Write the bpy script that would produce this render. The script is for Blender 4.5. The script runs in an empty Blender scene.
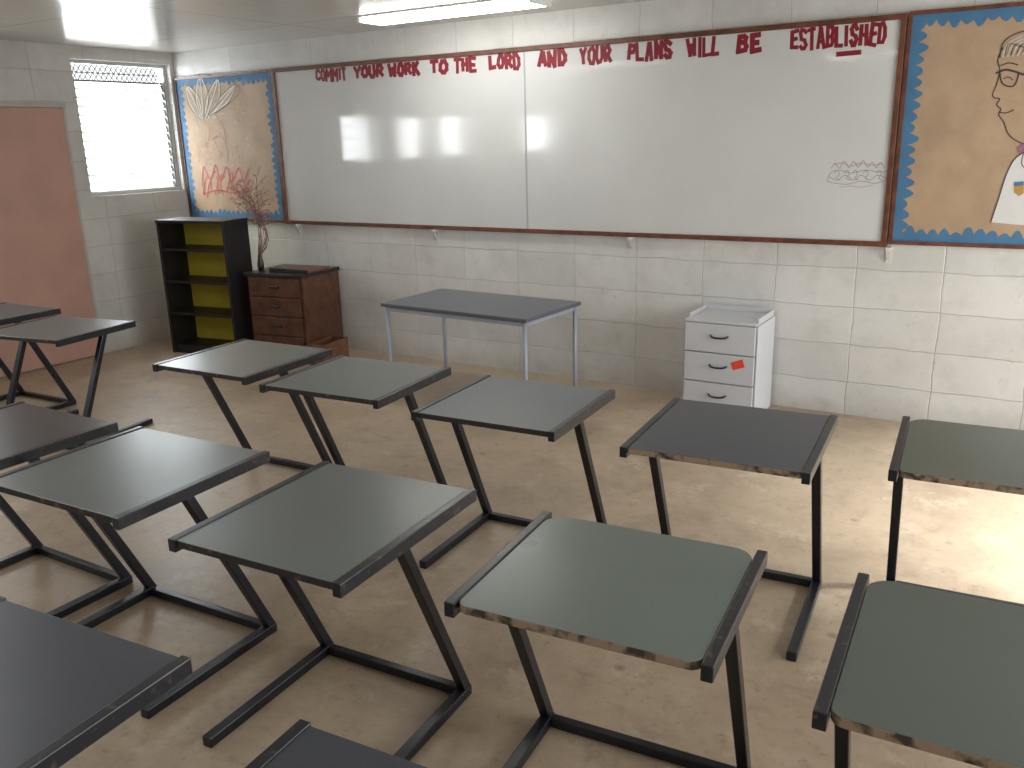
import bpy, bmesh, math, random
import numpy as np
from mathutils import Vector, Matrix
random.seed(7)
C = bpy.context.scene.collection
scn = bpy.context.scene
# ------------------------------------------------------------------ camera
CF, CP, CY, CR, CH = 867.88, .2760, .5571, -.0259, 1.726
YW, X0, ZC = 5.515, -6.956, 2.538
XR, YB = 1.9, -2.6
def basis():
    F = Vector((-math.sin(CY)*math.cos(CP), math.cos(CY)*math.cos(CP), -math.sin(CP)))
    R = Vector((math.cos(CY), math.sin(CY), 0)); U = R.cross(F)
    c, s = math.cos(CR), math.sin(CR)
    return F, R*c+U*s, U*c-R*s
FV, RV, UV = basis()
cd = bpy.data.cameras.new('camera'); cam = bpy.data.objects.new('camera', cd); C.objects.link(cam)
cd.sensor_width = 36; cd.lens = CF/1024*36; cd.clip_start = .02
M3 = Matrix((RV, UV, -FV)).transposed()
cam.matrix_world = Matrix.Translation((0,0,CH)) @ M3.to_4x4()
scn.camera = cam
def on_wall(px, py, y=YW):          # photo measurement -> point on the back wall plane
    d = FV + RV*((px-512)/CF) - UV*((py-384)/CF)
    return Vector((0,0,CH)) + d*(y/d.y)
# ------------------------------------------------------------------ materials
def mat(name, col, rough=.5, var=.0, scale=8, bump=0, bscale=30, spec=.5, metal=0, col2=None, detail=6, p0=.35, p1=.62, coord='Object'):
    m = bpy.data.materials.new(name); m.use_nodes = True
    n = m.node_tree.nodes; l = m.node_tree.links; b = n['Principled BSDF']
    b.inputs['Roughness'].default_value = rough; b.inputs['Metallic'].default_value = metal
    b.inputs['Specular IOR Level'].default_value = spec
    if coord == 'Object': tc = n.new('ShaderNodeTexCoord')
    else: tc = n.new('ShaderNodeNewGeometry')
    no = n.new('ShaderNodeTexNoise'); no.inputs['Scale'].default_value = scale; no.inputs['Detail'].default_value = detail
    l.new(tc.outputs[coord], no.inputs['Vector'])
    rp = n.new('ShaderNodeValToRGB')
    c2 = col2 or tuple(c*(1-var) for c in col)
    rp.color_ramp.elements[0].color = (*c2, 1); rp.color_ramp.elements[1].color = (*col, 1)
    rp.color_ramp.elements[0].position = p0; rp.color_ramp.elements[1].position = p1
    l.new(no.outputs['Fac'], rp.inputs['Fac']); l.new(rp.outputs['Color'], b.inputs['Base Color'])
    if bump:
        n2 = n.new('ShaderNodeTexNoise'); n2.inputs['Scale'].default_value = bscale; n2.inputs['Detail'].default_value = 4
        l.new(tc.outputs[coord], n2.inputs['Vector'])
        bp = n.new('ShaderNodeBump'); bp.inputs['Strength'].default_value = bump; bp.inputs['Distance'].default_value = .01
        l.new(n2.outputs['Fac'], bp.inputs['Height']); l.new(bp.outputs['Normal'], b.inputs['Normal'])
    return m
def laminate(name, col):
    # smooth desk laminate: faint cloudiness, a few faint scratches, satin gloss
    m = mat(name, col, .30, .08, 2.5, .015, 120, coord='Position')
    n = m.node_tree.nodes; l = m.node_tree.links; b = n['Principled BSDF']
    tc = n.new('ShaderNodeNewGeometry'); src = b.inputs['Base Color'].links[0].from_socket
    for rot, k in ((.5,.05),(-.7,.04)):
        mp = n.new('ShaderNodeMapping'); mp.inputs['Scale'].default_value = (5, 90, 5); mp.inputs['Rotation'].default_value = (0,0,rot)
        no = n.new('ShaderNodeTexNoise'); no.inputs['Scale'].default_value = 2.2; no.inputs['Detail'].default_value = 5
        l.new(tc.outputs['Position'], mp.inputs[0]); l.new(mp.outputs[0], no.inputs['Vector'])
        r = n.new('ShaderNodeValToRGB'); r.color_ramp.elements[0].position = .65; r.color_ramp.elements[1].position = .72
        l.new(no.outputs['Fac'], r.inputs['Fac'])
        ml = n.new('ShaderNodeMath'); ml.operation = 'MULTIPLY'; ml.inputs[1].default_value = k; l.new(r.outputs[0], ml.inputs[0])
        mx = n.new('ShaderNodeMix'); mx.data_type = 'RGBA'; mx.inputs['B'].default_value = (.32,.32,.30,1)
        l.new(ml.outputs[0], mx.inputs['Factor']); l.new(src, mx.inputs['A']); src = mx.outputs['Result']
    l.new(src, b.inputs['Base Color'])
    n3 = n.new('ShaderNodeTexNoise'); n3.inputs['Scale'].default_value = 2; n3.inputs['Detail'].default_value = 1; l.new(tc.outputs['Position'], n3.inputs['Vector'])
    mr = n.new('ShaderNodeMapRange'); mr.inputs['To Min'].default_value = .26; mr.inputs['To Max'].default_value = .33
    l.new(n3.outputs['Fac'], mr.inputs['Value']); l.new(mr.outputs[0], b.inputs['Roughness'])
    return m
def board_mat():
    m = mat('whiteboard enamel', (.64,.645,.63), .05, .05, 2, spec=.6, coord='Position')
    n = m.node_tree.nodes; l = m.node_tree.links; b = n['Principled BSDF']
    g = n.new('ShaderNodeNewGeometry')
    # wiped smears: circular wiping arcs near the joint and cloudy patches change the gloss
    mp = n.new('ShaderNodeMapping'); mp.inputs['Location'].default_value = (3.55, -YW, -1.72); l.new(g.outputs['Position'], mp.inputs[0])
    wv = n.new('ShaderNodeTexWave'); wv.wave_type = 'RINGS'; wv.rings_direction = 'SPHERICAL'; wv.inputs['Scale'].default_value = .9; wv.inputs['Distortion'].default_value = 2.2; wv.inputs['Detail'].default_value = 3; wv.inputs['Detail Scale'].default_value = 1.2
    l.new(mp.outputs[0], wv.inputs['Vector'])
    no = n.new('ShaderNodeTexNoise'); no.inputs['Scale'].default_value = 3; no.inputs['Detail'].default_value = 5; l.new(g.outputs['Position'], no.inputs['Vector'])
    ad = n.new('ShaderNodeMath'); ad.operation = 'MULTIPLY'; l.new(wv.outputs['Fac'], ad.inputs[0]); l.new(no.outputs['Fac'], ad.inputs[1])
    mr = n.new('ShaderNodeMapRange'); mr.inputs['From Max'].default_value = .6; mr.inputs['To Min'].default_value = .05; mr.inputs['To Max'].default_value = .11
    l.new(ad.outputs[0], mr.inputs['Value']); l.new(mr.outputs[0], b.inputs['Roughness'])
    n2 = n.new('ShaderNodeTexNoise'); n2.inputs['Scale'].default_value = 1.6; n2.inputs['Detail'].default_value = 0; l.new(g.outputs['Position'], n2.inputs['Vector'])
    bp = n.new('ShaderNodeBump'); bp.inputs['Strength'].default_value = .12; bp.inputs['Distance'].default_value = .02
    l.new(n2.outputs['Fac'], bp.inputs['Height']); l.new(bp.outputs['Normal'], b.inputs['Normal'])
    return m
def emis(name, col, s):
    m = bpy.data.materials.new(name); m.use_nodes = True
    b = m.node_tree.nodes['Principled BSDF']
    b.inputs['Base Color'].default_value = (*col,1)
    b.inputs['Emission Color'].default_value = (*col,1); b.inputs['Emission Strength'].default_value = s
    return m
def block_mat(name, axis, base, low, mortar, dirt=.35):
    m = bpy.data.materials.new(name); m.use_nodes = True
    n = m.node_tree.nodes; l = m.node_tree.links; b = n['Principled BSDF']
    b.inputs['Roughness'].default_value = .40
    g = n.new('ShaderNodeNewGeometry'); sx = n.new('ShaderNodeSeparateXYZ'); l.new(g.outputs['Position'], sx.inputs[0])
    cb = n.new('ShaderNodeCombineXYZ'); l.new(sx.outputs['X' if axis == 'x' else 'Y'], cb.inputs['X']); l.new(sx.outputs['Z'], cb.inputs['Y'])
    # hand-laid joints wander a little
    wn = n.new('ShaderNodeTexNoise'); wn.inputs['Scale'].default_value = 4; wn.inputs['Detail'].default_value = 5; l.new(g.outputs['Position'], wn.inputs['Vector'])
    va = n.new('ShaderNodeVectorMath'); va.operation = 'SCALE'; va.inputs['Scale'].default_value = .034; l.new(wn.outputs['Color'], va.inputs[0])
    vb = n.new('ShaderNodeVectorMath'); vb.operation = 'ADD'; l.new(cb.outputs[0], vb.inputs[0]); l.new(va.outputs[0], vb.inputs[1])
    mp = n.new('ShaderNodeMapping'); mp.inputs['Location'].default_value = (.484 if axis == 'x' else .1, .009, 0)
    l.new(vb.outputs[0], mp.inputs['Vector'])
    br = n.new('ShaderNodeTexBrick'); br.offset = 0; br.offset_frequency = 2; br.squash = 1
    br.inputs['Scale'].default_value = 1; br.inputs['Brick Width'].default_value = .476; br.inputs['Row Height'].default_value = .236
    br.inputs['Mortar Size'].default_value = .005; br.inputs['Mortar Smooth'].default_value = 1; br.inputs['Bias'].default_value = 0
    br.inputs['Color1'].default_value = (*base,1); br.inputs['Color2'].default_value = (*[c*.90 for c in base],1); br.inputs['Mortar'].default_value = (*mortar,1)
    l.new(mp.outputs[0], br.inputs['Vector'])
    cur = br.outputs['Color']
    def noise(s, d, r):
        q = n.new('ShaderNodeTexNoise'); q.inputs['Scale'].default_value = s; q.inputs['Detail'].default_value = d; q.inputs['Roughness'].default_value = r
        l.new(g.outputs['Position'], q.inputs['Vector']); return q
    for s, p0, p1, k, col in ((2.3,.42,.72,dirt,low), (7,.53,.73,dirt*.8,low), (22,.62,.72,.32,tuple(c*.7 for c in low))):
        r1 = n.new('ShaderNodeValToRGB'); r1.color_ramp.elements[0].position = p0; r1.color_ramp.elements[1].position = p1
        l.new(noise(s, 9, .68).outputs['Fac'], r1.inputs['Fac'])
        mx = n.new('ShaderNodeMix'); mx.data_type = 'RGBA'; mx.inputs['B'].default_value = (*col,1)
        ml = n.new('ShaderNodeMath'); ml.operation = 'MULTIPLY'; ml.inputs[1].default_value = k
        l.new(r1.outputs['Color'], ml.inputs[0]); l.new(ml.outputs[0], mx.inputs['Factor']); l.new(cur, mx.inputs['A']); cur = mx.outputs['Result']
    # scuff dirt near the floor
    mr = n.new('ShaderNodeMapRange'); mr.inputs['From Min'].default_value = .0; mr.inputs['From Max'].default_value = .16; mr.inputs['To Min'].default_value = .7; mr.inputs['To Max'].default_value = 0
    l.new(sx.outputs['Z'], mr.inputs['Value'])
    q = noise(6, 8, .7); mm = n.new('ShaderNodeMath'); mm.operation = 'MULTIPLY'; l.new(mr.outputs[0], mm.inputs[0]); l.new(q.outputs['Fac'], mm.inputs[1])
    mx = n.new('ShaderNodeMix'); mx.data_type = 'RGBA'; mx.inputs['B'].default_value = (.26,.22,.18,1)
    l.new(mm.outputs[0], mx.inputs['Factor']); l.new(cur, mx.inputs['A'])
    l.new(mx.outputs['Result'], b.inputs['Base Color'])
    n2 = noise(45, 4, .5)
    ad = n.new('ShaderNodeMath'); ad.operation = 'MULTIPLY_ADD'; ad.inputs[1].default_value = -1.0
    m3 = n.new('ShaderNodeMath'); m3.operation = 'MULTIPLY'; m3.inputs[1].default_value = .45; l.new(n2.outputs['Fac'], m3.inputs[0])
    l.new(br.outputs['Fac'], ad.inputs[0]); l.new(m3.outputs[0], ad.inputs[2])
    bp = n.new('ShaderNodeBump'); bp.inputs['Strength'].default_value = .55; bp.inputs['Distance'].default_value = .006
    l.new(ad.outputs[0], bp.inputs['Height']); l.new(bp.outputs['Normal'], b.inputs['Normal'])
    return m
def floor_mat():
    m = bpy.data.materials.new('floor concrete'); m.use_nodes = True
    n = m.node_tree.nodes; l = m.node_tree.links; b = n['Principled BSDF']
    b.inputs['Specular IOR Level'].default_value = .5
    g = n.new('ShaderNodeNewGeometry')
    def noise(s, d, r=.6):
        q = n.new('ShaderNodeTexNoise'); q.inputs['Scale'].default_value = s; q.inputs['Detail'].default_value = d; q.inputs['Roughness'].default_value = r
        l.new(g.outputs['Position'], q.inputs['Vector']); return q
    def ramp(src, p0, p1, c0=(0,0,0,1), c1=(1,1,1,1)):
        r = n.new('ShaderNodeValToRGB'); r.color_ramp.elements[0].position = p0; r.color_ramp.elements[1].position = p1
        r.color_ramp.elements[0].color = c0; r.color_ramp.elements[1].color = c1; l.new(src, r.inputs['Fac']); return r
    def mixin(cur, fac, k, col):
        ml = n.new('ShaderNodeMath'); ml.operation = 'MULTIPLY'; ml.inputs[1].default_value = k; l.new(fac, ml.inputs[0])
        mx = n.new('ShaderNodeMix'); mx.data_type = 'RGBA'; mx.inputs['B'].default_value = (*col,1)
        l.new(ml.outputs[0], mx.inputs['Factor']); l.new(cur, mx.inputs['A']); return mx.outputs['Result']
    a = noise(1.3, 12, .70); r = ramp(a.outputs['Fac'], .3, .7, (.28,.21,.143,1), (.51,.405,.295,1))
    k = r.color_ramp.elements.new(.5); k.color = (.40,.31,.216,1)
    cur = mixin(r.outputs['Color'], ramp(noise(9, 8, .7).outputs['Fac'], .54, .69).outputs[0], .45, (.20,.15,.108))
    cur = mixin(cur, ramp(noise(3.1, 10, .75).outputs['Fac'], .56, .63).outputs[0], .38, (.60,.50,.385))
    cur = mixin(cur, ramp(noise(30, 6, .7).outputs['Fac'], .57, .67).outputs[0], .40, (.155,.115,.083))
    cur = mixin(cur, ramp(noise(1.9, 7, .7).outputs['Fac'], .56, .65).outputs[0], .28, (.21,.155,.11))
    v = n.new('ShaderNodeTexVoronoi'); v.inputs['Scale'].default_value = 3.2; l.new(g.outputs['Position'], v.inputs['Vector'])
    cur = mixin(cur, ramp(v.outputs['Distance'], .03, .08, (1,1,1,1), (0,0,0,1)).outputs[0], .5, (.12,.085,.06))
    l.new(cur, b.inputs['Base Color'])
    rr = n.new('ShaderNodeMapRange'); rr.inputs['To Min'].default_value = .22; rr.inputs['To Max'].default_value = .56
    l.new(a.outputs['Fac'], rr.inputs['Value']); l.new(rr.outputs[0], b.inputs['Roughness'])
    bp = n.new('ShaderNodeBump'); bp.inputs['Strength'].default_value = .12; bp.inputs['Distance'].default_value = .004
    l.new(noise(40,6).outputs['Fac'], bp.inputs['Height']); l.new(bp.outputs['Normal'], b.inputs['Normal'])
    return m
def ceil_mat():
    m = bpy.data.materials.new('ceiling sheet'); m.use_nodes = True
    n = m.node_tree.nodes; l = m.node_tree.links; b = n['Principled BSDF']
    b.inputs['Roughness'].default_value = .22
    g = n.new('ShaderNodeNewGeometry')
    br = n.new('ShaderNodeTexBrick'); br.offset = 0
    br.inputs['Scale'].default_value = 1; br.inputs['Brick Width'].default_value = 2.4; br.inputs['Row Height'].default_value = 1.2; br.inputs['Mortar Size'].default_value = .008
    br.inputs['Color1'].default_value = (.54,.51,.46,1); br.inputs['Color2'].default_value = (.51,.48,.43,1); br.inputs['Mortar'].default_value = (.38,.35,.30,1)
    l.new(g.outputs['Position'], br.inputs['Vector']); l.new(br.outputs['Color'], b.inputs['Base Color'])
    no = n.new('ShaderNodeTexNoise'); no.inputs['Scale'].default_value = 5; l.new(g.outputs['Position'], no.inputs['Vector'])
    bp = n.new('ShaderNodeBump'); bp.inputs['Strength'].default_value = .15; bp.inputs['Distance'].default_value = .02
    l.new(no.outputs['Fac'], bp.inputs['Height']); l.new(bp.outputs['Normal'], b.inputs['Normal'])
    return m
M = dict(
  floor=floor_mat(), ceil=ceil_mat(), board=board_mat(),
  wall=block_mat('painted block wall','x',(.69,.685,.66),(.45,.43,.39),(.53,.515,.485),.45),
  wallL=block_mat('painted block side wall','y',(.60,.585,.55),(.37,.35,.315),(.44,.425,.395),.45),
  door=mat('door paint',(.49,.285,.22),.5,.12,3),
  trim=mat('painted timber trim',(.46,.42,.37),.5,.15,6),
  wood=mat('red brown timber',(.17,.058,.03),.4,.45,18),
  kraft=mat('kraft paper',(.45,.315,.20),.6,.18,4,bump=1.0,bscale=6),
  blue=mat('blue border paper',(.065,.185,.335),.7,.15,8),
  red=mat('red letter paper',(.25,.008,.020),.6,.25,20),
  black=mat('black frame paint',(.012,.014,.02),.30,.3,25),
  strip=mat('black angle strip',(.018,.020,.025),.30,.2,45,col2=(.09,.07,.052),p0=.30,p1=.40,coord='Position'),
  edge=mat('worn desk edge',(.028,.026,.026),.6,.0,24,col2=(.16,.10,.06),p0=.30,p1=.42,coord='Position'),
  edge2=mat('scuffed brown desk edge',(.36,.26,.175),.6,0,26,col2=(.06,.043,.032),p0=.40,p1=.54,coord='Position'),
  green=laminate('green grey laminate',(.145,.176,.158)),
  green2=laminate('darker green laminate',(.096,.117,.102)),
  slate=laminate('slate laminate',(.128,.146,.154)),
  sage=laminate('sage grey laminate',(.168,.184,.168)),
  sage2=laminate('dull sage laminate',(.142,.158,.152)),
  blueg=laminate('blue grey laminate',(.056,.061,.076)),
  ink=laminate('dark laminate',(.056,.053,.057)),
  tabtop=mat('table laminate',(.115,.122,.145),.30,.1,5),
  steel=mat('pale blue grey steel',(.36,.40,.46),.4,.1,9),
  case=mat('black bookcase board',(.012,.011,.012),.45,.3,9),
  yellow=mat('yellow back panel',(.62,.49,.05),.6,.12,4),
  cab=mat('brown cabinet wood',(.125,.050,.026),.4,.45,11),
  cabd=mat('dark cabinet top',(.020,.015,.014),.35,.3,12),
  cabl=mat('lighter brown box wood',(.19,.085,.045),.45,.35,11),
  knob=mat('dark knob',(.02,.015,.012),.3,.1,9),
  clip=mat('grey louvre clip',(.20,.20,.195),.4,.1,9),
  grille=mat('weathered wire',(.07,.07,.065),.5,.1,9),
  bladeedge=mat('louvre glass edge',(.70,.74,.74),.3,.1,9),
  ped=mat('white painted board',(.56,.57,.60),.45,.02,5),
  pedgap=mat('pale grey carcass',(.40,.41,.44),.5,.02,5),
  handle=mat('black handle',(.012,.012,.014),.35,.1,9),
  sticker=mat('orange red sticker',(.80,.07,.03),.5,.05,9),
  vase=mat('dark vase glaze',(.035,.024,.020),.3,.2,9),
  twig=mat('dry twig',(.20,.10,.08),.7,.2,20),
  leaf=mat('dry pinkish leaf',(.47,.26,.215),.7,.35,30),
  cream=mat('cream paint',(.68,.62,.52),.7,.15,20),
  pink=mat('pink red crayon',(.54,.13,.11),.7,.2,20),
  orange=mat('orange crayon',(.56,.24,.10),.7,.2,20),
  inkline=mat('black marker',(.045,.04,.04),.6,.1,20),
  inkgrey=mat('faded grey marker',(.10,.09,.09),.6,.1,20),
  inkpale=mat('faint grey marker',(.20,.19,.19),.5,.1,20),
  redline=mat('faded red marker',(.42,.22,.21),.6,.1,20),
  hair=mat('pale hair paint',(.56,.48,.38),.6,.2,20),
  white=mat('white paper',(.66,.66,.65),.6,.05,9),
  purple=mat('mauve paper',(.30,.13,.20),.6,.1,9),
  gold=mat('gold paper',(.50,.27,.06),.6,.1,9),
  bracket=mat('white bracket paint',(.66,.64,.60),.4,.05,9),
  alu=mat('aluminium louvre frame',(.55,.55,.54),.4,.08,9,metal=.1),
  lampbody=mat('white lamp body',(.75,.75,.73),.4,.03,9),
)
M['tube'] = emis('lit diffuser', (1,.99,.95), 14)
# frosted louvre glass
g = bpy.data.materials.new('frosted louvre glass'); g.use_nodes = True
n = g.node_tree.nodes; l = g.node_tree.links
for q in list(n): n.remove(q)
o = n.new('ShaderNodeOutputMaterial'); mx = n.new('ShaderNodeMixShader'); tl = n.new('ShaderNodeBsdfTranslucent'); tr = n.new('ShaderNodeBsdfTransparent')
no = n.new('ShaderNodeTexNoise'); no.inputs['Scale'].default_value = 14; no.inputs['Detail'].default_value = 6
rp = n.new('ShaderNodeValToRGB'); rp.color_ramp.elements[0].color = (.43,.44,.445,1); rp.color_ramp.elements[1].color = (.50,.51,.515,1)
l.new(no.outputs['Fac'], rp.inputs['Fac']); l.new(rp.outputs[0], tl.inputs['Color']); l.new(rp.outputs[0], tr.inputs['Color'])
mx.inputs[0].default_value = .55; l.new(tl.outputs[0], mx.inputs[1]); l.new(tr.outputs[0], mx.inputs[2]); l.new(mx.outputs[0], o.inputs['Surface'])
M['glass'] = g
# ------------------------------------------------------------------ helpers
def box(bm, x0, x1, y0, y1, z0, z1, mi=0):
    v = [bm.verts.new((x, y, z)) for z in (z0, z1) for y in (y0, y1) for x in (x0, x1)]
    fs = [(0,2,3,1),(4,5,7,6),(0,1,5,4),(2,6,7,3),(0,4,6,2),(1,3,7,5)]
    out = []
    for f in fs:
        q = bm.faces.new([v[i] for i in f]); q.material_index = mi; out.append(q)
    return out
def bar(bm, p0, p1, w, h=None, up=(0,0,1)):
    h = h or w; p0 = Vector(p0); p1 = Vector(p1); d = (p1-p0).normalized(); up = Vector(up)
    if abs(d.dot(up)) > .98: up = Vector((0,1,0))
    s = d.cross(up).normalized(); u = s.cross(d)
    r = []
    for p in (p0, p1):
        r.append([bm.verts.new(p+s*a*w/2+u*b*h/2) for a, b in ((-1,-1),(1,-1),(1,1),(-1,1))])
    for i in range(4): bm.faces.new((r[0][i], r[0][(i+1)%4], r[1][(i+1)%4], r[1][i]))
    bm.faces.new(r[0][::-1]); bm.faces.new(r[1])
def tube(bm, pts, rad, k=8):
    rings = []
    for i, p in enumerate(pts):
        p = Vector(p); a = Vector(pts[max(0,i-1)]); b = Vector(pts[min(len(pts)-1,i+1)]); d = (b-a).normalized()
        u = Vector((0,0,1)) if abs(d.z) < .9 else Vector((0,1,0)); s = d.cross(u).normalized(); u = s.cross(d)
        rr = rad[i] if isinstance(rad,(list,tuple)) else rad
        rings.append([bm.verts.new(p+(s*math.cos(t*2*math.pi/k)+u*math.sin(t*2*math.pi/k))*rr) for t in range(k)])
    for a, b in zip(rings, rings[1:]):
        for i in range(k): bm.faces.new((a[i], a[(i+1)%k], b[(i+1)%k], b[i]))
    bm.faces.new(rings[0][::-1]); bm.faces.new(rings[-1])
def lathe(bm, prof, k=24):
    rings = [[bm.verts.new((r*math.cos(t*2*math.pi/k), r*math.sin(t*2*math.pi/k), z)) for t in range(k)] for r, z in prof]
    for a, b in zip(rings, rings[1:]):
        for i in range(k): bm.faces.new((a[i], a[(i+1)%k], b[(i+1)%k], b[i]))
    bm.faces.new(rings[0][::-1]); bm.faces.new(rings[-1])
def obj(name, bm, mats, parent=None, bevel=0, smooth=False, loc=None):
    bmesh.ops.recalc_face_normals(bm, faces=bm.faces[:])
    me = bpy.data.meshes.new(name); bm.to_mesh(me); bm.free()
    for m in (mats if isinstance(mats,(list,tuple)) else [mats]): me.materials.append(m)
    o = bpy.data.objects.new(name, me); C.objects.link(o)
    if parent: o.parent = parent
    if loc: o.location = loc
    if bevel:
        b = o.modifiers.new('bevel','BEVEL'); b.width = bevel; b.segments = 2; b.limit_method = 'ANGLE'
    if smooth:
        for p in me.polygons: p.use_smooth = True
    return o
def tag(o, label, cat, group=None):
    o['label'] = label; o['category'] = cat
    if group: o['group'] = group
    return o
def thing(name, label, cat, loc=(0,0,0), rz=0, group=None):
    o = bpy.data.objects.new(name, None); C.objects.link(o); o.location = loc; o.rotation_euler = (0,0,rz)
    o.empty_display_size = .1
    return tag(o, label, cat, group)
def struct(o): o['kind'] = 'structure'; return o
NB = bmesh.new
# ------------------------------------------------------------------ room shell
bm = NB(); box(bm, X0-.2, XR+.2, YB-.2, YW+.2, -.12, 0); struct(obj('floor', bm, M['floor']))
bm = NB(); box(bm, X0-.2, XR+.2, YB-.2, YW+.2, ZC, ZC+.1); struct(obj('ceiling', bm, M['ceil']))
bm = NB(); box(bm, X0-.2, XR+.2, YW, YW+.2, 0, ZC); struct(obj('wall_back', bm, M['wall']))
bm = NB(); box(bm, X0-.2, XR+.2, YB-.2, YB, 0, ZC); struct(obj('wall_rear', bm, M['wall']))
def holed(name, x0, x1, holes, m):
    bm = NB(); y = YB
    for a, b, za, zb in holes:
        box(bm, x0, x1, y, a, 0, ZC)
        if za > 0: box(bm, x0, x1, a, b, 0, za)
        box(bm, x0, x1, a, b, zb, ZC); y = b
    box(bm, x0, x1, y, YW, 0, ZC)
    return struct(obj(name, bm, m))
WL = [(-1.95,-.65,1.5,2.04),(.55,1.42,1.5,2.04),(1.58,2.34,1.5,2.04),(2.58,3.30,1.5,2.04),(4.52,5.47,1.337,2.438)]
WR = [(-.6,1.2,1.0,2.3),(1.5,3.1,1.0,2.3),(3.4,4.7,0,2.1)]
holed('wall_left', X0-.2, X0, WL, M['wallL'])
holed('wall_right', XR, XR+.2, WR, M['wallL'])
def window(i, a, b, za, zb, xw, full):
    w = bpy.data.objects.new('window_%d' % i, None); C.objects.link(w); struct(w)
    w.location = (xw, (a+b)/2, za)
    W = (b-a)/2; H = zb-za
    f = NB(); t = .03
    box(f, -.06, .0, -W, -W+t, 0, H); box(f, -.06, .0, W-t, W, 0, H); box(f, -.06, .0, -W+t, W-t, 0, t); box(f, -.06, .0, -W+t, W-t, H-t, H)
    obj('window_frame', f, M['alu'], w)
    if full:
        s = NB(); box(s, -.03, .035, -W-.03, W+.03, -.03, 0); obj('window_sill', s, M['trim'], w, .004)
        k = 13; top = H-.16; p = (top-t)/k; tilt = .5
        c, q = math.cos(tilt), math.sin(tilt); hh = p*.54
        for j in range(k):
            z = t+p*(j+.5); g = NB()
            v = [g.verts.new((-.03+sx*q*hh+e*c*.003, y, z-sx*c*hh+e*q*.003)) for e in (-1,1) for sx in (-1,1) for y in (-W+t+.002, W-t-.002)]
            for fc in ((0,1,3,2),(4,6,7,5),(0,4,5,1),(2,3,7,6),(0,2,6,4),(1,5,7,3)): g.faces.new([v[u] for u in fc])
            # ground edge of the pane
            for f_ in box(g, -.03+q*hh-.003, -.03+q*hh+.005, -W+t+.002, W-t-.002, z-c*hh-.005, z-c*hh+.002): f_.material_index = 1
            obj('louvre_blade', g, [M['glass'], M['bladeedge']], w)
        for sd in (-1,1):
            cl = NB(); a_, b_ = sorted((sd*(W-t), sd*(W-t-.012))); box(cl, -.012, .004, a_, b_, t, top+.02)
            for j in range(k):
                z = t+p*(j+.5); y_ = sd*(W-t-.012); bar(cl, (-.028+q*hh, y_, z-c*hh), (-.02-q*hh, y_, z+c*hh*.6), .024, .012)
            obj('louvre_clip_rail', cl, M['clip'], w)
        wr = NB(); box(wr, -.05, -.01, -W+t, W-t, H-.168, H-.155)
        nn = 18
        for j in range(nn):
            y = -W+t+(2*W-2*t)*(j+.5)/nn; e = (2*W-2*t)/nn
            bar(wr, (-.045, max(y-e,-W+t), H-.16), (-.045, min(y+e,W-t), H-t), .007)
            bar(wr, (-.045, min(y+e,W-t), H-.16), (-.045, max(y-e,-W+t), H-t), .007)
        bar(wr, (-.045, -W+t, H-.095), (-.045, W-t, H-.095), .008)
        obj('wire_grille', wr, M['grille'], w)
    else:
        mu = NB()
        for j in range(1,4): box(mu, -.05, -.03, -W+t, W-t, H*j/4-.004, H*j/4+.004)
        obj('glazing_bar', mu, M['alu'], w)
    return w
for i, h in enumerate(WL[::-1]): window(i+1, *h, X0-.06, i == 0)
for i, h in enumerate(WR[:2]): window(i+6, *h, XR+.12, False)
# door on the left wall
bm = NB(); box(bm, X0, X0+.03, 3.42, 4.365, .01, 2.05); d = struct(obj('door_1', bm, M['door'], None, .004))
bm = NB(); tube(bm, [(X0+.03,3.5,1.0),(X0+.08,3.5,1.0),(X0+.08,3.60,1.0)], .011); obj('door_handle', bm, M['steel'], d)
bm = NB(); box(bm, X0, X0+.035, 3.38, 4.40, 2.052, 2.085); box(bm, X0, X0+.025, 4.368, 4.395, 0, 2.052); box(bm, X0, X0+.025, 3.39, 3.417, 0, 2.052)
struct(obj('trim_1', bm, M['trim'], None, .004))
# ------------------------------------------------------------------ ceiling light
t = thing('ceiling_light', 'lit white fluorescent batten light fixed to the ceiling above the whiteboard', 'light', (-3.46,4.92,ZC)); h = .68
bm = NB(); box(bm, -h, h, -.125, .125, -.012, 0); obj('body', bm, M['lampbody'], t, .004)
bm = NB(); box(bm, -h+.025, h-.025, -.118, .118, -.042, -.012); obj('diffuser', bm, M['tube'], t, .015)
for s in (-1,1):
    bm = NB(); box(bm, s*(h-.012)-.012, s*(h-.012)+.012, -.12, .12, -.043, -.012); obj('end_cap', bm, M['lampbody'], t, .004)
# ------------------------------------------------------------------ whiteboard
WX0, WX1, WZ0, WZ1 = -5.6955, -.8155, 1.059, 2.329
t = thing('whiteboard', 'long white glossy whiteboard of two sheets in a red-brown timber frame', 'whiteboard', ((WX0+WX1)/2, YW, WZ0))
W = (WX1-WX0)/2; H = WZ1-WZ0
for s in (-1,1):
    bm = NB(); a, b = sorted((s*.002, s*(W-.03))); box(bm, a, b, -.018, -.002, .03, H-.03); obj('panel', bm, M['board'], t)
bm = NB()
box(bm, -W, W, -.032, -.001, H-.03, H); box(bm, -W, W, -.032, -.001, 0, .03)
box(bm, -W, -W+.03, -.032, -.001, .03, H-.03); box(bm, W-.03, W, -.032, -.001, .03, H-.03)
obj('frame', bm, M['wood'], t, .003)
bm = NB(); box(bm, -.006, .006, -.021, -.018, .03, H-.03); obj('joint_strip', bm, M['pedgap'], t)
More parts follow.
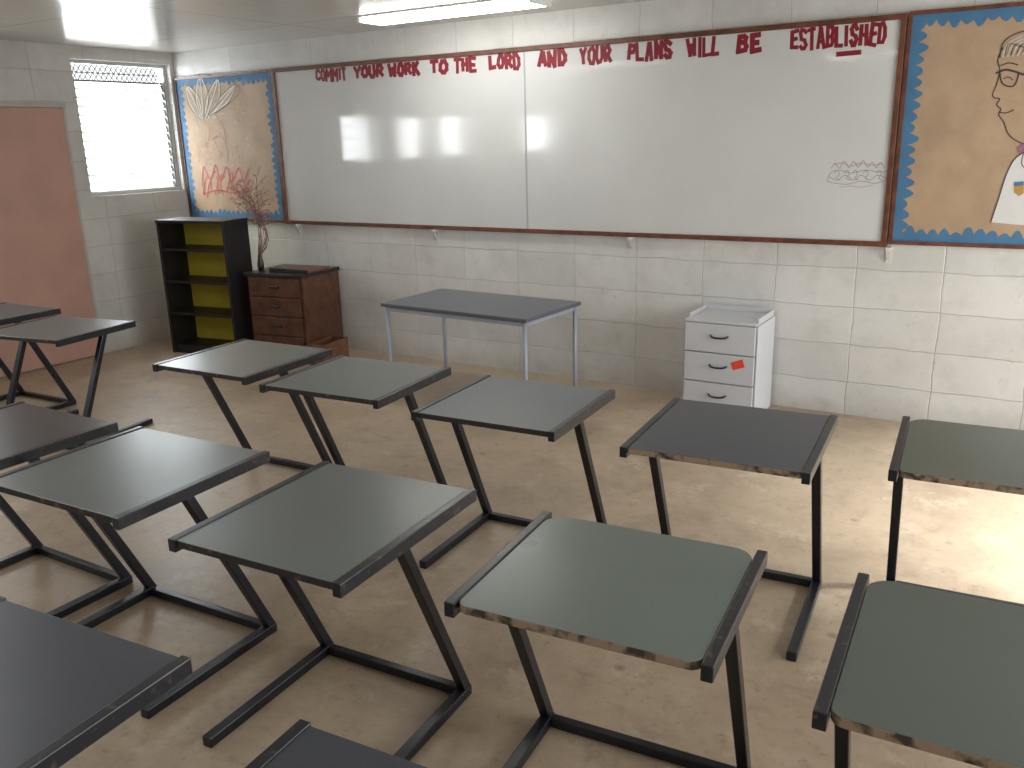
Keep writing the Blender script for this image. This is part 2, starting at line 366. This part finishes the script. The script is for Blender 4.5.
for i, x in enumerate((-5.55,-4.09,-2.44,-.80)):
    r = thing('wall_bracket', ['small white metal bracket at the left end below the whiteboard','small white bracket below the whiteboard above the teacher table','small white bracket below the middle of the whiteboard','small white bracket below the right end of the whiteboard'][i], 'bracket', (x, YW, .96), 0, 'brackets under the whiteboard')
    bm = NB(); box(bm, -.018, .018, -.006, 0, 0, .099); obj('wall_plate', bm, M['bracket'], r)
    bm = NB(); box(bm, -.014, .014, -.06, -.006, .085, .099); bar(bm, (0,-.01,.02), (0,-.05,.085), .02, .006); obj('arm', bm, M['bracket'], r)
# flat marks on the wall plane
def strokes(bm, P, w, y, off=0, z0=0):
    for i, (a, b) in enumerate(zip(P, P[1:])):
        d = Vector((b[0]-a[0], 0, b[1]-a[1])); L = d.length
        if L < 1e-6: continue
        d /= L; nn = Vector((-d.z, 0, d.x))*w/2; e = d*w*.42
        A = Vector((a[0],0,a[1])); B = Vector((b[0],0,b[1]))
        bm.faces.new([bm.verts.new((v.x, y-off-i*.00001, v.z)) for v in (A-nn-e, B-nn+e, B+nn+e, A+nn-e)])
def ribbon(bm, pts, w, y, off=0):
    strokes(bm, [(p.x, p.z) for p in (on_wall(*q) for q in pts)], w, y, off)
def curve(pts, k=5):               # Catmull-Rom through drawn points
    P = [pts[0]]+list(pts)+[pts[-1]]; out = []
    for i in range(1, len(P)-2):
        for j in range(k):
            u = j/k; r = []
            for c in (0,1):
                a,b,d,e = P[i-1][c],P[i][c],P[i+1][c],P[i+2][c]
                r.append(.5*(2*b+(d-a)*u+(2*a-5*b+4*d-e)*u*u+(3*b-a-3*d+e)*u**3))
            out.append(tuple(r))
    return out+[pts[-1]]
def patch(bm, pts, y):
    bm.faces.new([bm.verts.new((p.x, y, p.z)) for p in (on_wall(*q) for q in pts)])
def child_flat(name, bm, m, t):
    o = obj(name, bm, m, t); o.matrix_parent_inverse = Matrix.Translation(-Vector(t.location)); return o
bm = NB(); yb = YW-.0188
ribbon(bm, curve([(828,181),(831,173),(840,170),(852,173),(866,170),(880,172),(888,171),(887,179),(876,183),(862,181),(848,184),(835,183),(828,181)]), .0028, yb)
ribbon(bm, curve([(830,177),(838,180),(846,175),(854,180),(862,175),(870,180),(878,175),(887,178)]), .0026, yb, .0003)
for x in (835,845,853,864,877): ribbon(bm, curve([(x,173),(x+3,170),(x+5,174),(x+2,178),(x+6,180)],3), .0025, yb, .0005)
child_flat('marker_drawing', bm, M['inkpale'], t)
bm = NB()
ribbon(bm, curve([(832,168),(836,163),(840,168),(845,161),(850,168),(854,161),(859,167),(864,160),(868,167),(873,162),(877,168),(881,162),(885,168)]), .003, yb, .0002)
ribbon(bm, curve([(834,165),(842,163),(852,166),(862,163),(872,165),(883,164)]), .0025, yb, .0004)
child_flat('marker_drawing', bm, M['redline'], t)
bm = NB(); ribbon(bm, curve([(840,187),(850,186),(862,187),(874,185)]), .0025, yb); child_flat('marker_underline', bm, M['redline'], t)
# ------------------------------------------------------------------ cut-out letters (hand-cut block capitals)
G = {
'A':[[(0,0),(.42,1),(.58,1),(1,0)],[(.2,.33),(.8,.33)]],
'B':[[(0,0),(0,1),(.72,1),(.95,.80),(.72,.53),(0,.53)],[(.72,.53),(1,.27),(.78,0),(0,0)]],
'C':[[(1,.82),(.72,1),(.25,1),(0,.75),(0,.25),(.25,0),(.72,0),(1,.18)]],
'D':[[(0,0),(0,1),(.6,1),(1,.7),(1,.3),(.6,0),(0,0)]],
'E':[[(1,1),(0,1),(0,0),(1,0)],[(0,.5),(.8,.5)]],
'H':[[(0,0),(0,1)],[(1,0),(1,1)],[(0,.5),(1,.5)]],
'I':[[(.5,0),(.5,1)]],
'K':[[(0,0),(0,1)],[(1,1),(0,.45)],[(.28,.58),(1,0)]],
'L':[[(0,1),(0,0),(1,0)]],
'M':[[(0,0),(0,1),(.5,.42),(1,1),(1,0)]],
'N':[[(0,0),(0,1),(1,0),(1,1)]],
'O':[[(.28,0),(0,.28),(0,.72),(.28,1),(.72,1),(1,.72),(1,.28),(.72,0),(.28,0)]],
'P':[[(0,0),(0,1),(.75,1),(1,.76),(.75,.48),(0,.48)]],
'R':[[(0,0),(0,1),(.75,1),(1,.77),(.75,.5),(0,.5)],[(.4,.5),(1,0)]],
'S':[[(1,.84),(.7,1),(.3,1),(0,.78),(.2,.55),(.8,.45),(1,.23),(.7,0),(.3,0),(0,.16)]],
'T':[[(0,1),(1,1)],[(.5,1),(.5,0)]],
'U':[[(0,1),(0,.28),(.28,0),(.72,0),(1,.28),(1,1)]],
'W':[[(0,1),(.22,0),(.5,.62),(.78,0),(1,1)]],
'Y':[[(0,1),(.5,.5),(1,1)],[(.5,.5),(.5,0)]],
}
words = [('COMMIT',317,348),('YOUR',355,385),('WORK',389,421),('TO',431,449),('THE',455,478),('LORD',490,522),('AND',539,568),('YOUR',581,613),('PLANS',628,674),('WILL',688,721),('BE',738,763),('ESTABLISHED',791,888)]
ords = ['first','second','third','fourth','fifth','sixth','seventh','eighth','ninth','tenth','eleventh']
for wi, (w, p0, p1) in enumerate(words):
    yl = lambda p: 74-(p-320)*.0695
    xa = on_wall(p0, yl(p0)).x; xb = on_wall(p1, yl(p1)).x
    wts = [.6 if ch == 'I' else (1.25 if ch in 'MW' else 1.0) for ch in w]; tot = sum(wts); acc = 0; fr = wi/11
    for j, ch in enumerate(w):
        cell = (xb-xa)*wts[j]/tot
        th = max(.0155, min(.029, .40*(xb-xa)/tot))*random.uniform(.95,1.12)
        h = .102+.022*fr+random.uniform(-.008,.006)-(.006 if j == 0 else 0); cw = cell*1.0*random.uniform(.97,1.05)-th
        if ch == 'I': cw = .001
        xc = xa+(xb-xa)*acc/tot+cell/2; acc += wts[j]; zb = 2.300-h-random.uniform(.0,.006)
        sh = random.uniform(-.12,.12); tp = random.uniform(-.14,.14); bm = NB()
        jit = {}
        def vv(p):
            if p not in jit: jit[p] = (random.uniform(-.07,.07), random.uniform(-.05,.05))
            u = p[0]-.5+jit[p][0]*(cw > .01); q = p[1]+jit[p][1]
            return (u*cw*(1+tp*(q-.5))+sh*cw*(q-.5), th/2+q*(h-th))
        for si, s in enumerate(G[ch]): strokes(bm, [vv(p) for p in s], th, -.0004, .0003*si)
        o = obj('paper_letter', bm, M['red'])
        o.location = (xc, YW-.0185, zb); o.rotation_euler = (0, random.uniform(-.07,.07), 0)
        wn = w if w != 'YOUR' else ('YOUR before WORK' if wi == 1 else 'YOUR before PLANS')
        tag(o, 'red paper letter %s, %s letter of the word %s on the whiteboard' % (ch, ords[j], wn), 'letter', 'red cut-out letters on the whiteboard')
bm = NB(); ribbon(bm, [(839,54.5),(860,52.5)], .026, YW-.0205); tag(obj('paper_strip', bm, M['red']), 'short red paper strip stuck below the word ESTABLISHED', 'paper strip')
# ------------------------------------------------------------------ bulletin boards
def scallop(bm, x0, x1, z0, z1, y, w=.034, amp=.040, pitch=.06):
    rs = random.Random(11)
    def edge(ax, a, b, fixed, sgn):
        k = max(2, int((b-a)/.007)); prev = None; cell = -1; am = amp
        for i in range(k+1):
            s = a+(b-a)*i/k
            if int((s-a)/pitch) != cell: cell = int((s-a)/pitch); am = amp*rs.uniform(.6,1.35); bw = w*rs.uniform(.8,1.3)
            u = bw+am*abs(math.sin(math.pi*(s-a)/pitch))**.8+rs.uniform(-.002,.002)
            p = (s, y, fixed) if ax == 'x' else (fixed, y, s)
            q = (s, y, fixed+sgn*u) if ax == 'x' else (fixed+sgn*u, y, s)
            cur = (bm.verts.new(p), bm.verts.new(q))
            if prev: bm.faces.new((prev[0], cur[0], cur[1], prev[1]))
            prev = cur
    edge('x', x0, x1, z1, -1); edge('x', x0, x1, z0, 1)
    y -= .0004
    edge('z', z0, z1, x0, 1); edge('z', z0, z1, x1, -1)
def bulletin(x0, x1, z0, z1, label):
    t = thing('bulletin_board', label, 'bulletin board', ((x0+x1)/2, YW, z0))
    bm = NB(); box(bm, x0+.02, x1-.02, YW-.014, YW-.001, z0+.02, z1-.02); child_flat('backing_paper', bm, M['kraft'], t)
    bm = NB(); scallop(bm, x0+.02, x1-.02, z0+.02, z1-.02, YW-.0155); child_flat('border', bm, M['blue'], t)
    bm = NB()
    box(bm, x0, x1, YW-.026, YW-.001, z1-.02, z1); box(bm, x0, x1, YW-.026, YW-.001, z0, z0+.02)
    box(bm, x0, x0+.02, YW-.026, YW-.001, z0+.02, z1-.02); box(bm, x1-.02, x1, YW-.026, YW-.001, z0+.02, z1-.02)
    child_flat('frame', bm, M['wood'], t)
    return t
t = bulletin(X0+.01, -5.70, 1.065, 2.325, 'brown paper bulletin board with blue scalloped border beside the louvre window')
y1 = YW-.0165; rn = random.Random(5)
# loosely sketched pale petal or wing shape
bm = NB()
petals = [[(203,120),(192,105),(188,87),(199,97),(204,117)],[(204,120),(198,98),(201,77),(209,96),(206,118)],[(206,120),(209,98),(219,80),(220,97),(209,117)],[(208,120),(218,103),(236,86),(229,102),(211,116)]]
for i, pt in enumerate(petals): ribbon(bm, curve(pt, 6), .012, y1, .0002*(i%2)); ribbon(bm, curve([pt[0], ((pt[1][0]+pt[3][0])/2, (pt[1][1]+pt[3][1])/2), pt[2]]), .012, y1, .0005)
child_flat('painted_petals', bm, M['cream'], t)
bm = NB()
for pt in petals: ribbon(bm, curve([pt[0],(pt[1][0]-1.5,pt[1][1]),(pt[2][0],pt[2][1]-2),(pt[3][0]+1.5,pt[3][1]),pt[4]], 5), .0055, y1-.0009)
ribbon(bm, curve([(188,88),(195,77),(206,74),(221,77),(236,83),(241,92),(230,104),(217,113)]), .0055, y1-.0009)
child_flat('drawn_outline', bm, M['inkgrey'], t)
bm = NB()
ribbon(bm, curve([(206,120),(211,132),(209,146),(214,160)]), .006, y1); ribbon(bm, curve([(216,114),(225,128),(228,148),(229,162)]), .006, y1, .0003)
ribbon(bm, curve([(213,140),(221,136),(227,142)]), .006, y1, .0006); ribbon(bm, curve([(213,130),(218,146),(224,158)]), .005, y1, .0009)
child_flat('crayon_lines', bm, M['orange'], t)
bm = NB()
ribbon(bm, curve([(204,186),(205,167),(212,179),(217,165),(222,181),(228,167),(233,182),(240,168),(245,182),(250,169)],4), .014, y1)
for k in range(12):
    x = 205+k*3.9; yy = 181+rn.random()*9
    ribbon(bm, curve([(x,yy+8),(x+rn.uniform(-3,3),yy-4),(x+rn.uniform(1,4),yy-10)]), .012, y1, .0004+.00005*k)
ribbon(bm, curve([(205,194),(220,190),(236,193),(250,188)]), .014, y1, .0012)
child_flat('crayon_flames', bm, M['pink'], t)
t = bulletin(-.808, .44, 1.075, 2.335, 'brown paper bulletin board with a portrait drawing and blue scalloped border, right of the whiteboard')
shirt = [(1040,148),(1024,152),(1014,160),(1006,176),(999,198),(991,222),(1012,224),(1060,228),(1120,233),(1112,190),(1090,160),(1060,148)]
bm = NB(); patch(bm, shirt, y1); child_flat('paper_shirt', bm, M['white'], t)
bm = NB()
for k in range(10): ribbon(bm, curve([(1003+k*5,57-k*.6),(1007+k*6,46-k*.6),(1018+k*6,38+k*1.2),(1032+k*5,36+k*3),(1040+k*4,52+k*3)]), .010, y1, .0001*(k%3))
child_flat('drawn_hair', bm, M['hair'], t)
bm = NB()
prof = [(1003,48),(998,60),(1000,70),(997,84),(993,94),(995,98),(1000,99),(997,105),(1001,109),(999,115),(1004,122),(1008,133),(1017,141),(1032,145),(1048,138),(1062,120)]
ribbon(bm, curve(prof), .0048, y1)
ribbon(bm, curve([(1000,58),(1003,44),(1012,36),(1026,31),(1045,28),(1066,34),(1080,56),(1082,90)]), .0048, y1, .0005)
for k in range(8): ribbon(bm, curve([(1005+k*6,56-k*1.2),(1009+k*7,44),(1022+k*6,47+k*3),(1030+k*6,40+k*4)]), .003, y1, .0004)
ribbon(bm, curve([(997,73),(1006,70),(1016,72),(1026,75),(1044,76)]), .010, y1, .0006)
ribbon(bm, curve([(1000,73),(1003,84),(1014,86),(1019,74)]), .0065, y1, .0008)
ribbon(bm, curve([(1004,79),(1009,77),(1013,80)],3), .004, y1, .0008)
ribbon(bm, curve([(1001,66),(1009,63),(1018,65)],3), .005, y1, .0008)
ribbon(bm, curve([(999,112),(1006,113),(1014,110)]), .0045, y1, .0003)
child_flat('portrait_lines', bm, M['inkline'], t)
bm = NB(); ribbon(bm, curve([(1040,86),(1050,82),(1054,94),(1044,102)]), .005, y1, .0003); child_flat('portrait_ear', bm, M['inkline'], t)
bm = NB(); ribbon(bm, curve([(1024,152),(1014,160),(1006,176),(999,198),(991,222)]), .005, y1, .001); ribbon(bm, curve([(1024,152),(1022,164),(1030,172)]), .004, y1, .001); child_flat('shirt_outline', bm, M['inkline'], t)
bm = NB(); patch(bm, [(1017,147),(1024,144),(1030,147),(1025,152),(1019,153)], y1-.0012); child_flat('paper_collar', bm, M['purple'], t)
bm = NB(); patch(bm, [(1014,182),(1024,181),(1024,193),(1019,196),(1014,192)], y1-.001); child_flat('paper_badge', bm, M['gold'], t)
bm = NB(); patch(bm, [(1014,182),(1024,181),(1024,185),(1014,186)], y1-.0015); child_flat('badge_band', bm, M['blue'], t)
# ------------------------------------------------------------------ student desks
HD, YBT, YRN, YT = .683, .239, -.314, -.045
def desk(X, Y, th, W, D, top, edge, rounded, label, flip=False):
    t = thing('student_desk', label, 'desk', (X,Y,0), th+(math.pi if flip else 0), 'Z-frame student desks')
    bm = NB(); w = W/2-.028; h = D/2; r = .06 if rounded else .006
    P = []
    for cx, cy, a0, rr in ((w,h,0,r),(-w,h,90,r),(-w,-h,180,.03 if rounded else .006),(w,-h,270,.03 if rounded else .006)):
        sx = 1 if cx > 0 else -1; sy = 1 if cy > 0 else -1
        for k in range(7):
            a = math.radians(a0+90*k/6); P.append((cx-sx*rr+rr*math.cos(a), cy-sy*rr+rr*math.sin(a)))
    lo = [bm.verts.new((x,y,HD-.022)) for x,y in P]; hi = [bm.verts.new((x,y,HD)) for x,y in P]
    bm.faces.new(hi); bm.faces.new(lo[::-1]).material_index = 1
    for i in range(len(P)): bm.faces.new((lo[i], lo[(i+1)%len(P)], hi[(i+1)%len(P)], hi[i])).material_index = 1
    obj('tabletop', bm, [M[top], M[edge]], t, .002)
    for s in (-1,1):
        xo = s*W/2; xi = s*(W/2-.027); a, b = sorted((xo, xi))
        bm = NB(); box(bm, a, b, -D/2-.006, D/2+.006, HD-.036, HD+.003); obj('edge_strip', bm, M['strip'], t, .003)
        xc = s*(W/2-.020)
        bm = NB(); vs = []
        for z, yc in ((.034, YBT), (HD-.036, YT)):
            vs.append([bm.verts.new((xc+q*.016, yc+p*.018, z)) for q, p in ((-1,-1),(1,-1),(1,1),(-1,1))])
        for i in range(4): bm.faces.new((vs[0][i], vs[0][(i+1)%4], vs[1][(i+1)%4], vs[1][i]))
        bm.faces.new(vs[0][::-1]); bm.faces.new(vs[1]); obj('leg', bm, M['black'], t, .003)
        bm = NB(); box(bm, xc-.017, xc+.017, YRN, YBT+.02, 0, .034); obj('runner', bm, M['black'], t, .003)
    bm = NB(); x = W/2-.038; box(bm, -x, x, YBT-.015, YBT+.015, .002, .032); obj('stretcher', bm, M['black'], t, .003)
    return t
for a in (
 (-3.446,2.949,.049,.634,.611,'sage','edge',0,'grey-green desk in the front row, nearest the bookcase and brown cabinet'),
 (-2.661,2.920,.074,.655,.583,'sage','edge',0,'grey-green desk in the front row, second along from the bookcase end'),
 (-1.798,2.917,.062,.634,.600,'slate','edge',0,'slate grey desk in the front row, third along, before the teacher table'),
 (-.897,2.951,.078,.637,.636,'blueg','edge2',0,'dark blue-grey desk in the front row standing before the white drawer unit'),
 (-.052,3.127,.074,.640,.593,'green2','edge2',1,'green desk with rounded corners at the right end of the front row'),
 (-3.376,1.644,.015,.658,.586,'ink','edge',0,'very dark desk at the left edge of the second row'),
 (-2.579,1.665,.049,.681,.612,'sage2','edge',0,'grey-green desk in the second row between the very dark desk and the sage desk'),
 (-1.699,1.705,.061,.603,.652,'sage2','edge',0,'sage grey square-cornered desk in the middle of the second row'),
 (-.816,1.759,.085,.636,.552,'green','edge2',1,'green desk with rounded corners and chipped brown front edge, centre of the second row'),
 (.033,1.779,.051,.640,.587,'green2','edge2',1,'green desk with rounded corners at the right end of the second row'),
 (-.753,.704,.077,.640,.575,'blueg','edge',0,'dark blue-grey desk mostly cut off at the bottom centre of the photo'),
 (-1.736,.684,.086,.639,.575,'blueg','edge',0,'large-looking dark desk nearest the camera in the bottom left corner'),
 (-5.115,2.963,.160,.690,.564,'sage2','edge',0,'grey desk near the pink door with its frame turned the other way',True),
 (-6.005,3.084,.048,.630,.50,'slate','edge',0,'dark desk closest to the pink door, cut off by the left edge'),
): desk(*a)
# ------------------------------------------------------------------ teacher table
t = thing('teacher_table', 'plain grey-topped table with pale steel legs standing before the whiteboard', 'table', (-3.25,4.83,0), -.05)
TZ = .66
bm = NB(); box(bm, -.60, .60, -.335, .335, TZ-.025, TZ); obj('tabletop', bm, [M['tabtop']], t, .004)
bm = NB()
for s in (-1,1):
    box(bm, -.56, .56, s*.305-.012, s*.305+.012, TZ-.055, TZ-.025); box(bm, s*.56-.012, s*.56+.012, -.293, .293, TZ-.055, TZ-.025)
obj('apron_frame', bm, M['steel'], t)
for sx in (-1,1):
    for sy in (-1,1):
        bm = NB(); tube(bm, [(sx*.567, sy*.305, 0), (sx*.567, sy*.305, TZ-.025)], .014, 12); obj('leg', bm, M['steel'], t, 0, True)
# ------------------------------------------------------------------ white drawer unit
t = thing('drawer_unit', 'white three-drawer unit with raised rim standing against the back wall', 'drawer unit', (-1.665,5.29,0), 0)
w, d, h = .225, .19, .615
bm = NB(); box(bm, -w, w, -d+.018, d, .03, h-.017); obj('body', bm, M['pedgap'], t, .002)
bm = NB(); box(bm, -w, w, -d, d, h-.016, h); obj('top_panel', bm, M['ped'], t, .002)
bm = NB(); box(bm, -w, w, d-.015, d, h, h+.028); box(bm, -w, -w+.014, -d+.06, d-.015, h, h+.022); box(bm, w-.014, w, -d+.06, d-.015, h, h+.022); obj('rim', bm, M['ped'], t, .002)
for s in (-1,1):
    bm = NB(); a, b = sorted((s*(w+.001), s*(w+.009))); box(bm, a, b, -d+.015, d, .0, h-.016); obj('side_panel', bm, M['ped'], t, .002)
for j, (z0, z1) in enumerate(((.415,.594),(.225,.408),(.035,.218))):
    bm = NB(); box(bm, -w+.004, w-.004, -d-.002, -d+.017, z0, z1); dr = obj('drawer', bm, M['ped'], t, .003)
    bm = NB(); zz = (z0+z1)/2+.012
    tube(bm, [(-.055,-d-.002,zz+.006),(-.045,-d-.018,zz),(-.02,-d-.024,zz-.004),(.02,-d-.024,zz-.004),(.045,-d-.018,zz),(.055,-d-.002,zz+.006)], .006); obj('handle', bm, M['handle'], dr, 0, True)
    if j == 1:
        bm = NB(); c_ = [(.078,.062),(.150,.092),(.168,.044),(.094,.016)]
        bm.faces.new([bm.verts.new((x,-d-.0035,z0+.075+z)) for x, z in c_]); s_ = obj('sticker', bm, M['sticker'], dr); s_['label'] = 'orange-red paper sticker on the middle drawer'
# ------------------------------------------------------------------ bookcase
t = thing('bookcase', 'empty black four-tier bookcase with yellow back panels beside the window wall', 'bookcase', (-6.08,4.91,0), .15)
w, d, h = .355, .15, 1.141
for s in (-1,1):
    bm = NB(); a, b = sorted((s*w, s*(w-.022))); box(bm, a, b, -d, d, 0, h-.025); obj('side_panel', bm, M['case'], t, .002)
bm = NB(); box(bm, -w-.004, w+.004, -d-.004, d, h-.025, h); obj('top_panel', bm, M['case'], t, .002)
bm = NB(); box(bm, -w+.022, w-.022, -d+.02, d, .0, .075); obj('plinth', bm, M['case'], t)
for z in (.35,.625,.895):
    bm = NB(); box(bm, -w+.022, w-.022, -d+.004, d-.01, z-.011, z+.011); obj('shelf', bm, M['case'], t, .002)
bm = NB(); box(bm, -w+.022, w-.022, d-.01, d-.002, .075, h-.025); obj('back_panel', bm, M['yellow'], t)
# ------------------------------------------------------------------ brown cabinet
t = thing('drawer_cabinet', 'old brown wooden cabinet with four drawers and dark top in the corner', 'cabinet', (-5.36,5.19,0), .12)
w, d, h = .28, .25, .72
bm = NB(); box(bm, -w, w, -d+.012, d, .03, h-.03); box(bm, -w+.02, w-.02, -d+.03, d-.02, 0, .03); obj('body', bm, M['cab'], t, .002)
bm = NB(); box(bm, -w-.015, w+.015, -d-.015, d, h-.03, h); obj('top_panel', bm, M['cabd'], t, .004)
for j in range(4):
    z0 = .05+j*.16
    bm = NB(); box(bm, -w+.03, w-.03, -d-.006, -d+.012, z0, z0+.15); dr = obj('drawer', bm, M['cab'], t, .004)
    bm = NB(); box(bm, -.05, .05, -d-.022, -d-.006, z0+.07, z0+.09); obj('handle', bm, M['knob'], dr, .004)
o = thing('wooden_board', 'flat dark red-brown wooden board lying on the brown cabinet', 'board', (-5.25,5.17,.72), .05)
bm = NB(); box(bm, -.21, .2, -.13, .13, 0, .018); obj('board_panel', bm, M['wood'], o, .003)
bm = NB(); box(bm, -.21, .2, -.145, -.13, 0, .03); obj('front_lip', bm, M['cabd'], o, .003)
o = thing('wooden_box', 'low brown wooden box on the floor against the cabinet side', 'box', (-4.945,5.10,0), .12)
bm = NB(); box(bm, -.08, .08, -.17, .17, 0, .012); obj('box_base', bm, M['cabl'], o)
for nm, q in (('box_front',(-.08,.08,-.17,-.158)),('box_back',(-.08,.08,.158,.17)),('box_side',(-.08,-.068,-.158,.158)),('box_side',(.068,.08,-.158,.158))):
    bm = NB(); box(bm, *q, .012, .17); obj(nm, bm, M['cabl'], o)
# vase and branches
vx, vy = -5.59, 5.06
bm = NB(); lathe(bm, [(.020,0),(.027,.022),(.028,.05),(.021,.085),(.016,.11),(.019,.122),(.015,.122),(.012,.11)]); tag(obj('vase', bm, M['vase'], None, 0, True, (vx,vy,.72)), 'small dark vase holding dry branches on the brown cabinet', 'vase')
dry = thing('dried_arrangement', 'bunch of dry reddish branches with small leaves standing in the dark vase', 'dried branches', (vx,vy,.842))
for k in range(14):
    rn = random.Random(k+3); bm = NB()
    lean = -1.08+.095*k; L = rn.uniform(.42,.64); pts = []
    for i in range(9):
        s = i/8; e = s**1.6
        pts.append((lean*e*L+.015*math.sin(s*6+k), .20*math.sin(min(1,s*2.2)*1.57)*(min(1,-lean*1.3) if lean < 0 else .1)+rn.uniform(-.008,.008)*s, .001+s*L*(1-.10*abs(lean))))
    tube(bm, pts, [.0032-.00025*i for i in range(9)], 5)
    tips = []
    for i in range(4,9):
        for sd in (-1,1):
            p = Vector(pts[i]); q = p+Vector((sd*rn.uniform(.05,.14)-.01, rn.uniform(-.01,.05), rn.uniform(.02,.08))); tube(bm, [p, (p+q)/2+Vector((0,0,.008)), q], [.0016,.0014,.001], 4); tips += [q, (p+q)/2]
    for q in tips:
        for _ in range(2):
            dv = Vector((rn.uniform(-1,1), rn.uniform(-1,1), rn.uniform(-.2,1))).normalized()*rn.uniform(.014,.030); sv = dv.cross(Vector((.3,1,.2))).normalized()*.0065
            f = bm.faces.new([bm.verts.new(x) for x in (q, q+dv*.5+sv, q+dv, q+dv*.5-sv)]); f.material_index = 1
    obj('branch', bm, [M['twig'], M['leaf']], dry)
# ------------------------------------------------------------------ lights
w = bpy.data.worlds.new('world'); scn.world = w; w.use_nodes = True
w.node_tree.nodes['Background'].inputs['Color'].default_value = (.92,.97,1,1); w.node_tree.nodes['Background'].inputs['Strength'].default_value = 1.4
def area(name, loc, rot, sx, sy, e, col=(1,1,1), spread=None):
    a = bpy.data.lights.new(name,'AREA'); a.shape = 'RECTANGLE'; a.size = sx; a.size_y = sy; a.energy = e; a.color = col
    if spread: a.spread = spread
    o = bpy.data.objects.new(name, a); C.objects.link(o); o.location = loc; o.rotation_euler = rot; return o
for (a, b, za, zb), e in zip(WL, (30,18,18,20,115)):
    area('window_daylight', (X0-.3, (a+b)/2, (za+zb)/2), (0,-math.pi/2,0), zb-za+.1, b-a+.1, e, (.94,.98,1))
for (a, b, za, zb), e in zip(WR, (18,40,82)):
    area('window_daylight', (XR+.3, (a+b)/2, (za+zb)/2), (0,math.pi/2,0), zb-za, b-a, e, (.96,.985,1))
o = area('doorway_daylight', (3.1,4.1,2.75), (0,0,0), .7, .7, 42, (.95,.98,1), math.radians(38))
o.rotation_euler = (Vector((.12,4.15,0))-Vector((3.1,4.1,2.75))).to_track_quat('-Z','Y').to_euler()
# unseen fill lamps added under the ceiling to brighten the room
for x, y in ((-4.6,1.4),(-1.8,.2)):
    area('fill_lamp', (x,y,ZC-.03), (0,0,0), 1.3, .5, 13, (1,.99,.96))
scn.view_settings.view_transform = 'Standard'
